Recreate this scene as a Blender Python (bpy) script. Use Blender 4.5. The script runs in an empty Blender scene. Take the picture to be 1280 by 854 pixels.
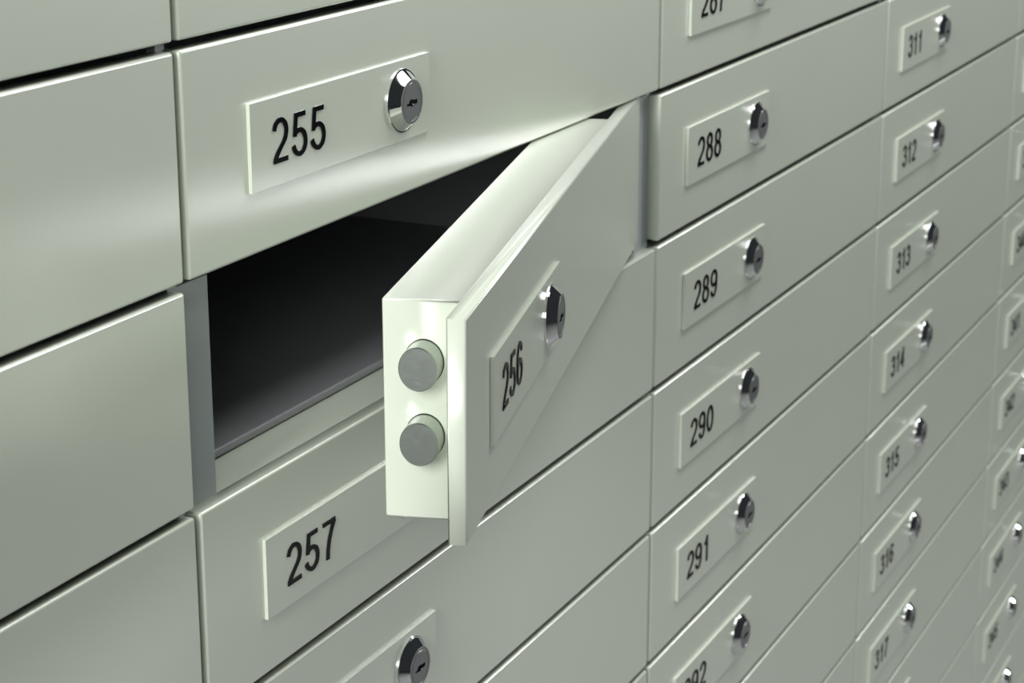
import bpy, bmesh, math, random
from mathutils import Vector, Matrix

S = 0.5            # one column pitch in metres
H = 0.189703 * S   # one row pitch
ZTOP = 1.60        # height of the seam above row 255
SC = bpy.context.scene
COL = SC.collection

# ------------------------------------------------------------- camera
cam_data = bpy.data.cameras.new('camera')
cam = bpy.data.objects.new('camera', cam_data)
COL.objects.link(cam)
right = Vector((0.434527604, -0.900658308, -0.000611146))
down = Vector((-0.257555303, -0.123608711, -0.958324659))
fwd = Vector((0.863047523, 0.416575922, -0.285680720))
M = Matrix.Identity(4)
for i in range(3):
    M[i][0] = right[i]; M[i][1] = -down[i]; M[i][2] = -fwd[i]
campos = Vector((-1.30385254 * S, -0.91366181 * S, 0.23344747 * S + ZTOP))
M.translation = campos
cam.matrix_world = M
cam_data.sensor_width = 36.0
cam_data.sensor_fit = 'HORIZONTAL'
cam_data.lens = 2577.284 / 1280 * 36.0
cam_data.clip_start = 0.01
cam_data.dof.use_dof = True
cam_data.dof.focus_distance = (Vector((0.22 * S, -0.03, ZTOP - 1.2 * H)) - campos).dot(fwd)
cam_data.dof.aperture_fstop = 26.0
SC.camera = cam

# ------------------------------------------------------------- world, lights, exposure
world = bpy.data.worlds.new('world'); SC.world = world
world.use_nodes = True
bgn = world.node_tree.nodes['Background']
bgn.inputs[0].default_value = (0.72, 0.80, 0.86, 1)
bgn.inputs[1].default_value = 0.03

def area(name, loc, target, sx, sy, power, color=(1, 1, 1)):
    l = bpy.data.lights.new(name, 'AREA'); l.shape = 'RECTANGLE'
    l.size = sx; l.size_y = sy; l.energy = power; l.color = color
    o = bpy.data.objects.new(name, l); COL.objects.link(o)
    o.location = loc
    o.rotation_euler = (Vector(target) - Vector(loc)).to_track_quat('-Z', 'Y').to_euler()
    return o
area('softbox_overhead', (0.95, -0.42, 2.6), (0.9, 0, 1.45), 1.5, 0.4, 15.5)
area('softbox_side', (-2.4, -0.2, 2.45), (0.1, -0.1, 1.5), 0.5, 1.3, 82)
area('softbox_left', (-2.5, -1.1, 2.3), (0.5, -0.05, 1.45), 0.9, 0.9, 22)
area('softbox_right', (3.2, -2.0, 2.15), (1.8, 0, 1.5), 0.8, 0.8, 46)
area('softbox_low', (1.7, -1.0, 0.4), (1.9, 0, 1.4), 1.6, 0.14, 0.55)


SC.view_settings.view_transform = 'Standard'
SC.view_settings.look = 'None'
SC.view_settings.gamma = 1.0
SC.view_settings.use_curve_mapping = False
SC.view_settings.exposure = 0.0

# ------------------------------------------------------------- materials
def mat(name, color, rough=0.5, metal=0.0, coat=0.0, coat_rough=0.3, coat_ior=1.5, noise=0.0, nscale=20, bump=0.0, bscale=400, spec=0.5, stretch=None):
    m = bpy.data.materials.new(name); m.use_nodes = True
    nt = m.node_tree; b = nt.nodes['Principled BSDF']
    b.inputs['Base Color'].default_value = (*color, 1)
    b.inputs['Roughness'].default_value = rough
    b.inputs['Metallic'].default_value = metal
    b.inputs['Coat Weight'].default_value = coat
    b.inputs['Coat Roughness'].default_value = coat_rough
    b.inputs['Coat IOR'].default_value = coat_ior
    b.inputs['Specular IOR Level'].default_value = spec
    tc = nt.nodes.new('ShaderNodeTexCoord')
    src = tc.outputs['Object']
    if stretch:
        mp = nt.nodes.new('ShaderNodeMapping'); mp.inputs['Scale'].default_value = stretch
        nt.links.new(src, mp.inputs['Vector']); src = mp.outputs['Vector']
    if noise:
        n = nt.nodes.new('ShaderNodeTexNoise'); n.inputs['Scale'].default_value = nscale
        n.inputs['Detail'].default_value = 4
        nt.links.new(src, n.inputs['Vector'])
        r = nt.nodes.new('ShaderNodeValToRGB')
        r.color_ramp.elements[0].position = 0.3; r.color_ramp.elements[1].position = 0.7
        r.color_ramp.elements[0].color = (*[c * (1 - noise) for c in color], 1)
        r.color_ramp.elements[1].color = (*[min(1, c * (1 + noise)) for c in color], 1)
        nt.links.new(n.outputs['Fac'], r.inputs['Fac'])
        nt.links.new(r.outputs['Color'], b.inputs['Base Color'])
    if bump:
        n2 = nt.nodes.new('ShaderNodeTexNoise'); n2.inputs['Scale'].default_value = bscale
        nt.links.new(src, n2.inputs['Vector'])
        bp = nt.nodes.new('ShaderNodeBump'); bp.inputs['Strength'].default_value = bump
        bp.inputs['Distance'].default_value = 0.0003
        nt.links.new(n2.outputs['Fac'], bp.inputs['Height'])
        nt.links.new(bp.outputs['Normal'], b.inputs['Normal'])
    return m

PAINT = mat('sage_grey_enamel', (0.615, 0.672, 0.56), 0.35, coat=1.0, coat_rough=0.27, coat_ior=2.0, noise=0.012, nscale=14)
FRAME = mat('dark_steel_frame', (0.30, 0.335, 0.33), 0.5, coat=0.0, noise=0.03, nscale=30)
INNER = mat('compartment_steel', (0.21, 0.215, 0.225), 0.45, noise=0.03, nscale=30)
CHROME = mat('polished_chrome', (0.88, 0.89, 0.89), 0.07, 1.0, noise=0.01)
PLUG = mat('satin_lock_metal', (0.21, 0.225, 0.22), 0.35, 0.55, noise=0.02)
BOLT = mat('turned_steel', (0.46, 0.50, 0.46), 0.3, 1.0, noise=0.03, nscale=90, bump=0.15, stretch=(1, 14, 14))
BLACK = mat('black_numeral', (0.004, 0.004, 0.005), 0.22, noise=0.05, spec=0.12)
HOLE = mat('keyway_black', (0.003, 0.003, 0.004), 0.7, noise=0.05, spec=0.03)
FLOORM = mat('grey_stone_floor', (0.30, 0.31, 0.30), 0.5, noise=0.06, nscale=3)

# ------------------------------------------------------------- helpers
def link(name, me, material=None, parent=None, loc=None):
    o = bpy.data.objects.new(name, me); COL.objects.link(o)
    if material and me is not None and not me.materials: me.materials.append(material)
    if parent: o.parent = parent
    if loc is not None: o.location = loc
    return o

def mesh_of(name, bm, smooth=None):
    bmesh.ops.recalc_face_normals(bm, faces=bm.faces)
    me = bpy.data.meshes.new(name); bm.to_mesh(me); bm.free()
    if smooth is not None:
        for p in me.polygons: p.use_smooth = True
        me.set_sharp_from_angle(angle=math.radians(smooth))
    return me

def box_bm(x0, x1, y0, y1, z0, z1, bev=0.0, seg=3, bm=None, keep=None):
    own = bm is None
    b2 = bmesh.new()
    bmesh.ops.create_cube(b2, size=1)
    for v in b2.verts:
        v.co = Vector((x0 + (v.co.x + .5) * (x1 - x0), y0 + (v.co.y + .5) * (y1 - y0), z0 + (v.co.z + .5) * (z1 - z0)))
    if bev:
        bmesh.ops.bevel(b2, geom=[e for e in b2.edges if keep is None or keep((e.verts[0].co + e.verts[1].co) / 2)], offset=bev, segments=seg, profile=0.5, affect='EDGES')
    if own: return b2
    tmp = bpy.data.meshes.new('tmp'); b2.to_mesh(tmp); b2.free(); bm.from_mesh(tmp); bpy.data.meshes.remove(tmp)
    return bm

def box_mesh(name, *a, **k):
    """box with rounded edges; its six flat faces keep exactly flat normals"""
    bm = box_bm(*a, **k)
    bmesh.ops.recalc_face_normals(bm, faces=bm.faces)
    norms = []
    for v in bm.verts:
        g = {tuple(round(c) for c in f.normal): f.calc_area() for f in v.link_faces if sum(abs(c) > 0.9999 for c in f.normal) == 1}
        if len(g) == 1: norms.append(Vector(list(g)[0]))
        else: norms.append(v.normal.copy())
    me = bpy.data.meshes.new(name); bm.to_mesh(me); bm.free()
    if k.get('bev') and not k.get('keep_sharp'):
        for p in me.polygons: p.use_smooth = True
        me.normals_split_custom_set_from_vertices(norms)
    elif k.get('bev'):
        for p in me.polygons: p.use_smooth = True
        me.set_sharp_from_angle(angle=math.radians(20))
    return me

def lathe(bm, prof, n=64, axis='Y', origin=(0, 0, 0)):
    """profile of (radius, height); height runs along -Y (towards the viewer)"""
    rings = []
    for r, h in prof:
        if r <= 1e-9:
            rings.append([bm.verts.new(Vector(origin) + Vector((0, -h, 0)))])
        else:
            rings.append([bm.verts.new(Vector(origin) + Vector((r * math.cos(2 * math.pi * k / n), -h, r * math.sin(2 * math.pi * k / n)))) for k in range(n)])
    for a, b in zip(rings, rings[1:]):
        for k in range(n):
            k2 = (k + 1) % n
            if len(a) == 1 and len(b) == 1: continue
            if len(a) == 1: bm.faces.new((a[0], b[k], b[k2]))
            elif len(b) == 1: bm.faces.new((a[k], a[k2], b[0]))
            else: bm.faces.new((a[k], a[k2], b[k2], b[k]))
    return bm

# ------------------------------------------------------------- numerals (own outlines)
def arc(cx, cy, rx, ry, a0, a1, n=14):
    return [(cx + rx * math.cos(math.radians(a0 + (a1 - a0) * i / n)), cy + ry * math.sin(math.radians(a0 + (a1 - a0) * i / n))) for i in range(n + 1)]
DW = 0.64
STROKES = {
 '0': [arc(.32, .5, .255, .44, 90, 450, 32)],
 '1': [[(.13, .72), (.24, .78), (.33, .86), (.385, .95)], [(.385, 1.0), (.385, 0)]],
 '2': [arc(.32, .69, .25, .25, 172, -20, 16) + [(.52, .52), (.44, .43), (.30, .31), (.18, .20), (.10, .10), (.085, .055)], [(.02, .055), (.60, .055)]],
 '3': [arc(.31, .725, .22, .22, 170, -75, 16) + [(.24, .525)], arc(.31, .29, .26, .24, 88, -172, 20)],
 '4': [[(.44, 1.0), (.44, 0)], [(.425, .93), (.06, .30)], [(.02, .285), (.62, .285)]],
 '5': [[(.57, .935), (.155, .935)], [(.19, .985), (.115, .46)], arc(.305, .32, .26, .27, 140, -168, 22)],
 '6': [arc(.325, .31, .25, .255, 90, 450, 28), arc(.325, .70, .235, .245, 12, 95, 8) + [(.20, .90), (.11, .76), (.075, .58), (.07, .40), (.08, .28)]],
 '7': [[(.04, .935), (.60, .935)], [(.575, .93), (.44, .74), (.32, .50), (.25, .25), (.225, 0)]],
 '8': [arc(.32, .735, .205, .21, 90, 450, 26), arc(.32, .29, .25, .24, 90, 450, 28)],
}
STROKES['9'] = [[(.64 - x, 1 - y) for x, y in s] for s in STROKES['6']]
def digit_mesh(ch, height, depth=0.0005, tv=0.13):
    bm = bmesh.new()
    for s in STROKES[ch]:
        closed = (abs(s[0][0] - s[-1][0]) < 1e-4 and abs(s[0][1] - s[-1][1]) < 1e-4 and len(s) > 3)
        pts = [Vector((x, y)) for x, y in (s[:-1] if closed else s)]
        n = len(pts); L = []; R = []
        for i, p in enumerate(pts):
            a = pts[i - 1] if (i > 0 or closed) else p
            b = pts[(i + 1) % n] if (i < n - 1 or closed) else p
            d1 = (p - a).normalized() if (p - a).length > 1e-6 else (b - p).normalized()
            d2 = (b - p).normalized() if (b - p).length > 1e-6 else d1
            t = (d1 + d2).normalized(); nn = Vector((-t.y, t.x))
            w = tv / 2 / max(0.6, t.dot(d1))
            w *= (0.86 if abs(t.x) > abs(t.y) else 1.0)       # horizontals are a little thinner
            L.append(p + nn * w); R.append(p - nn * w)
        def V(q, y): return bm.verts.new(((q.x - DW / 2) * height, y, (q.y - .5) * height))
        Lf = [V(q, -depth) for q in L]; Rf = [V(q, -depth) for q in R]
        Lb = [V(q, 0) for q in L]; Rb = [V(q, 0) for q in R]
        m = n if closed else n - 1
        for i in range(m):
            j = (i + 1) % n
            bm.faces.new((Lf[i], Lf[j], Rf[j], Rf[i]))
            bm.faces.new((Lf[i], Lb[i], Lb[j], Lf[j]))
            bm.faces.new((Rf[i], Rf[j], Rb[j], Rb[i]))
        if not closed:
            bm.faces.new((Lf[0], Rf[0], Rb[0], Lb[0])); bm.faces.new((Lf[-1], Lb[-1], Rb[-1], Rf[-1]))
    bmesh.ops.recalc_face_normals(bm, faces=bm.faces)
    me = bpy.data.meshes.new('digit_' + ch); bm.to_mesh(me); bm.free()
    me.materials.append(BLACK)
    return me

# ------------------------------------------------------------- cabinet carcass
def tag(o, label, cat, group=None, kind=None):
    if label: o['label'] = label
    if cat: o['category'] = cat
    if group: o['group'] = group
    if kind: o['kind'] = kind

GX, GZ = 0.0038 * S, 0.019 * H      # half gaps between doors
T = 0.0155 * S                      # door thickness
BEV = 0.0028 * S
def Zr(z): return ZTOP - z * H
X_LO, X_HI = -1, 5                  # columns of the bank
R_LO, R_HI = -2, 13                 # rows of the bank
OX0, OX1, OZ0, OZ1 = 0.050 * S, 0.962 * S, Zr(2.019), Zr(1.019)   # open compartment

floor_me = box_mesh('floor', -6, 6, -6, 3, -0.1, 0)
fl = link('floor', floor_me, FLOORM); fl['kind'] = 'structure'
WALLM = mat('painted_plaster', (0.55, 0.57, 0.54), 0.7, noise=0.03)
wb = link('wall_back', box_mesh('wall_back', -6, 6, 0.62, 0.72, 0, 3.2), WALLM); wb['kind'] = 'structure'

cab = link('deposit_cabinet', None, loc=(0, 0, 0))
tag(cab, 'dark grey steel cabinet behind the doors, seen in the open compartment', 'cabinet')
X0, X1, Z0, Z1 = X_LO * S, X_HI * S, Zr(R_HI), Zr(R_LO)
bm = bmesh.new()
FD = 0.004
PW = 0.006 * S                      # half width of a post
for c in range(X_LO, X_HI + 1):     # posts at the column seams
    if c != 1: box_bm(max(X0, c * S - PW), min(X1, c * S + PW), T, T + FD, Z0, Z1, bm=bm)
box_bm(S - PW, S + PW, T, T + FD, Z0, Z1, bm=bm)
box_bm(PW, OX0, T, T + FD, OZ0, OZ1, bm=bm)              # jambs of the open compartment
box_bm(OX1, S - PW, T, T + FD, OZ0, OZ1, bm=bm)
for c in range(X_LO, X_HI):         # rails behind the doors, open behind each gap between rows
    for r in range(R_LO, R_HI):
        if (c, r) == (0, 1): continue
        box_bm(c * S + PW, (c + 1) * S - PW, T, T + FD, Zr(r + 1) + .035 * H, Zr(r) - .035 * H, bm=bm)
link('face_frame', mesh_of('face_frame', bm), FRAME, cab)
bm = bmesh.new()
D = 0.50
box_bm(X0, X0 + .003, T + FD, D, Z0, Z1, bm=bm)
box_bm(X1 - .003, X1, T + FD, D, Z0, Z1, bm=bm)
box_bm(X0, X1, T + FD, D, Z1, Z1 + .003, bm=bm)
box_bm(X0, X1, T + FD, D, Z0 - .003, Z0, bm=bm)
box_bm(X0, X1, D, D + .003, Z0, Z1, bm=bm)
link('carcass', mesh_of('carcass', bm), FRAME, cab)
link('plinth', box_mesh('plinth', X0, X1, 0.03, D, 0, Z0 - .003), FRAME, cab)
# the open compartment: shelf in door paint, dark liner with a rounded front lip
link('compartment_shelf', box_mesh('compartment_shelf', OX0, OX1, T, D - .02, OZ0 - .002, OZ0), PAINT, cab)
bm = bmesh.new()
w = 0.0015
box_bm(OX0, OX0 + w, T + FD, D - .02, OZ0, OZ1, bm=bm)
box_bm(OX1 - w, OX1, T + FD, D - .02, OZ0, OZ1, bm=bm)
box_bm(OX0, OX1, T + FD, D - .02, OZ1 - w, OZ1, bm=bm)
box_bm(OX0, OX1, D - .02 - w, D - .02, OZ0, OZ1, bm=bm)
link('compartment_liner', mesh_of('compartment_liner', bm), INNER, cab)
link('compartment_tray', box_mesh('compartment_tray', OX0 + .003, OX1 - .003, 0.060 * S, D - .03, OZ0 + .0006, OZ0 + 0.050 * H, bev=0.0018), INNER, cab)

# ------------------------------------------------------------- shared door meshes (origin: front face, top left corner of the cell)
PT = 0.0036 * S                     # plate thickness
LX, LZ = 0.3488 * S, 0.509 * H      # lock centre
DH = 0.200 * H                      # numeral height
door_me = box_mesh('front_panel', GX, S - GX, 0, T, -H + GZ, -GZ, bev=BEV, keep=lambda c: c.y < T * .9)
plate_me = box_mesh('number_plate', 0.0928 * S, 0.4035 * S, -PT, 0, -0.7045 * H, -0.3115 * H, bev=0.00012, seg=1)
bm = bmesh.new()
k = S * 1.025
lathe(bm, [(0.0288*k, 0), (0.0290*k, .0003*k), (0.0290*k, .0014*k), (0.0284*k, .0019*k), (0.0274*k, .0019*k),
           (0.0272*k, .0021*k), (0.0203*k, .0098*k), (0.0201*k, .0101*k), (0, .0085*k)], 72)
lock_me = mesh_of('lock', bm, smooth=28)
bm = bmesh.new()
lathe(bm, [(0.0201*k, .0095*k), (0.0201*k, .0102*k), (0.0197*k, .0106*k), (0.0177*k, .0106*k), (0.0172*k, .0102*k), (0.0172*k, .0086*k)], 72)
collar_me = mesh_of('lock_collar', bm, smooth=28)
bm = bmesh.new()
lathe(bm, [(0.0167*k, .0088*k), (0.0167*k, .0101*k), (0.0163*k, .0104*k), (0, .0104*k)], 56)
plug_me = mesh_of('lock_plug', bm, smooth=28)
bm = bmesh.new()      # zigzag keyway, a dark inlay in the plug
kp = [(-.0098, -.0010), (-.0060, -.0010), (-.0048, .0016), (-.0010, .0024), (.0030, .0012), (.0094, .0012),
      (.0094, -.0026), (.0052, -.0026), (.0030, -.0042), (-.0030, -.0040), (-.0052, -.0030), (-.0098, -.0030)]
fr = [bm.verts.new((x * k, -.01055 * k, z * k)) for x, z in kp]
bk = [bm.verts.new((x * k, -.0095 * k, z * k)) for x, z in kp]
bm.faces.new(fr)
for i in range(len(kp)):
    j = (i + 1) % len(kp); bm.faces.new((fr[i], bk[i], bk[j], fr[j]))
key_me = mesh_of('keyhole', bm)
pin_me = box_mesh('keyhole_pin', .0006*k, .0030*k, -.0109*k, -.0100*k, -.0036*k, -.0022*k, bev=.0002*k, seg=2)
for me, m_ in ((door_me, PAINT), (plate_me, PAINT), (lock_me, CHROME), (plug_me, PLUG), (collar_me, PLUG), (key_me, HOLE), (pin_me, CHROME)):
    me.materials.append(m_)
DIG = {c: digit_mesh(c, DH) for c in '0123456789'}

def lock_set(parent, off=Vector((0, 0, 0))):
    l = link('lock', lock_me, parent=parent, loc=Vector((LX, -PT, -LZ)) + off)
    l['label'] = 'round chrome cam lock'
    for n, me in (('lock_collar', collar_me), ('lock_plug', plug_me), ('keyhole', key_me), ('keyhole_pin', pin_me)):
        link(n, me, parent=l)
    return l

def plate_set(parent, number, off=Vector((0, 0, 0))):
    p = link('number_plate', plate_me, parent=parent, loc=off)
    if number:
        x = 0.1255 * S + DW * DH / 2
        for ch in number:
            link('digit', DIG[ch], parent=p, loc=(x, -PT, -0.505 * H))
            x += 0.0303 * S
    return p

def closed_door(cx, r, number, label, group='closed deposit box doors'):
    d = link('deposit_box', None, loc=(cx * S, 0, Zr(r)))
    tag(d, label, 'deposit box', group)
    link('front_panel', door_me, parent=d)
    plate_set(d, number); lock_set(d)
    return d

POS = {
 (0, -1): 'door at the top of the picture above door 255, only its lower edge in view',
 (0, 0): 'large closed door numbered 255 with chrome lock, directly above the open compartment',
 (0, 2): 'door numbered 257 under the open compartment, its lock hidden behind the open door',
 (0, 3): 'door under door 257, its chrome lock touching the bottom edge, its number out of view',
 (0, 4): 'blank stretch of door left of door 291, running off the bottom edge',
 (0, 5): 'tiny blank corner of a door at the bottom edge, left of door 292',
 (1, 0): 'door numbered 287, cut by the top edge, its plate just right of door 255',
 (1, 1): 'door numbered 288, just right of the open door hinge, its left side face showing',
 (1, 2): 'door numbered 289, level with door 257 and touching the underside of door 288',
 (1, 3): 'door numbered 290, in the middle between the doors marked 289 and 291',
 (1, 4): 'door numbered 291, last one of its column with number and lock fully in view',
 (1, 5): 'door numbered 292, cut by the bottom edge so its numerals are half hidden',
 (1, 6): 'blank diagonal strip of door under door 292 and left of door 316',
 (1, 7): 'small blank triangle of a door at the bottom edge, left of door 317',
 (2, 1): 'topmost door of the small middle column, numbered 311, right of door 288',
 (2, 2): 'door numbered 312, right of door 289 and second from the top of its column',
 (2, 3): 'door numbered 313, right of door 290, third from the top of its column',
 (2, 4): 'door numbered 314, right of door 291, fourth from the top of its column',
 (2, 5): 'door numbered 315, fifth from the top of the column that starts at 311',
 (2, 6): 'door numbered 316, sixth in its column, between the doors marked 315 and 317',
 (2, 7): 'lowest door in its column with a readable number, 317, near the bottom edge',
 (2, 8): 'door under door 317, only the top of its plate in view at the bottom edge',
 (2, 9): 'blank strip of door at the bottom edge, left of door 345 and second below 317',
 (3, 1): 'blurred door at the top right corner, only a sliver of plate edge showing',
 (3, 2): 'blurred blank door at the right edge beside door 312, its plate barely in view',
 (3, 3): 'blurred door at the right edge beside door 313, plate corner and first digit showing',
 (3, 4): 'blurred door marked 340, uppermost with a number at the right edge, lock cut off',
 (3, 5): 'blurred door marked 341, at the right edge halfway down, lock cut off',
 (3, 6): 'blurred door marked 342, right edge, a thin slice of its lock in view',
 (3, 7): 'blurred door marked 343, right edge, its lock half cut by the picture edge',
 (3, 8): 'blurred door marked 344, uppermost at the right edge with its whole lock in view',
 (3, 9): 'blurred door marked 345, near the bottom right corner with plate and lock whole',
 (3, 10): 'blurred door in the bottom right corner, only lock and top of plate in view',
 (3, 11): 'blurred scrap of door filling the very corner at bottom right, nothing on it in view',
}
BASE = {0: 255, 1: 287, 2: 310, 3: 336}
LEFT = {-1: 'blank left column door at the top left corner, its plate out of view',
        0: 'blank left column door beside door 255, its plate out of view',
        1: 'blank left column door beside the open compartment, its plate out of view',
        2: 'blank left column door beside door 257, in the bottom left corner'}
GROUPS = {0: 'closed doors in the column of door 255', 1: 'closed doors in the column of doors 287 to 292',
          2: 'closed doors in the column of doors 311 to 317', 3: 'closed doors in the blurred column at the right edge'}
BEYOND = ([(-1, r) for r in (3, 4)] + [(0, 6), (1, -1), (1, 8), (2, -1), (2, 0), (2, 10), (3, -1), (3, 0), (3, 12)]
          + [(4, r) for r in range(-1, 13)])
for cx, r in sorted(list(POS) + [(-1, r) for r in LEFT] + BEYOND):
    if (cx, r) in POS:
        closed_door(cx, r, str(BASE[cx] + r), POS[(cx, r)], GROUPS[cx])
    elif (cx, r) in BEYOND:
        closed_door(cx, r, None, 'closed sage grey deposit door lying just beyond the edge of the picture', 'doors beyond the edge of the picture')
    else:
        closed_door(cx, r, None, LEFT[r], 'blank doors in the left column')

# ------------------------------------------------------------- the open door 256
TH = 0.2588
U_W, A_, C_, I_ = 0.986 * S, 0.0152 * S, 0.0617 * S, 0.0495 * S
ZT_, ZB_ = 0.9895, 1.9401
hd = (ZB_ - ZT_) * H
od = link('deposit_box', None, loc=(0.957 * S, 0.0081 * S, Zr(ZT_)))
od.rotation_euler = (0, 0, TH)
tag(od, 'open door numbered 256, swung out, two round steel bolts on its end', 'deposit box')
# local frame: x = -u (hinge at 0), y = depth, z down from the top
link('front_panel', box_mesh('open_front_panel', -U_W, 0, 0, A_, -hd, 0, bev=BEV * 0.6, keep=lambda c: c.y < A_ * .5 or (c.x < -U_W + 1e-5 and abs(c.z + hd / 2) < 1e-4)), PAINT, od)
lb = link('lock_box', box_mesh('lock_box', -U_W + I_, -0.157 * S, A_, A_ + C_, -hd, 0, bev=0.0010, keep=lambda c: c.y > A_ + 1e-5), PAINT, od)
offx = -U_W - GX
p = plate_set(od, '256', Vector((offx, 0, GZ))); 
l = lock_set(od, Vector((offx, 0, GZ)))
bm = bmesh.new()
br, bl = 0.0177 * S, 0.0225 * S
lathe(bm, [(br * 1.0, -.002), (br, bl - .0004), (br - .0004, bl), (0, bl)], 72)
bolt_me = mesh_of('bolt', bm, smooth=28); bolt_me.materials.append(BOLT)
bm = bmesh.new()
lathe(bm, [(br * 1.0, 0.0), (br * 1.035, 0.0), (br * 1.035, 0.00012), (br * 1.0, 0.00012)], 72)
ring_me = mesh_of('bolt_socket', bm); ring_me.materials.append(HOLE)
for zb in (1.2515, 1.5720):
    b = link('bolt', bolt_me, parent=od, loc=(-U_W + I_, 0.0437 * S, -(zb - ZT_) * H))
    b.rotation_euler = (0, 0, -math.pi / 2)      # lathe axis -Y -> -X
    b.scale = (0.87, 1, 1)
    b['label'] = 'round brushed steel locking bolt'
    s = link('bolt_socket', ring_me, parent=b)
bm = bmesh.new()
rr = 0.0022
n = 20
top = [bm.verts.new((rr * math.cos(2*math.pi*i/n), rr * math.sin(2*math.pi*i/n), 0.0)) for i in range(n)]
bot = [bm.verts.new((v.co.x, v.co.y, -hd - 0.0795 * H)) for v in top]
bm.faces.new(top); bm.faces.new(bot)
for i in range(n): bm.faces.new((top[i], top[(i+1) % n], bot[(i+1) % n], bot[i]))
link('hinge_pin', mesh_of('hinge_pin', bm, smooth=40), FRAME, od, loc=(-0.003, A_ + rr * .6, 0))
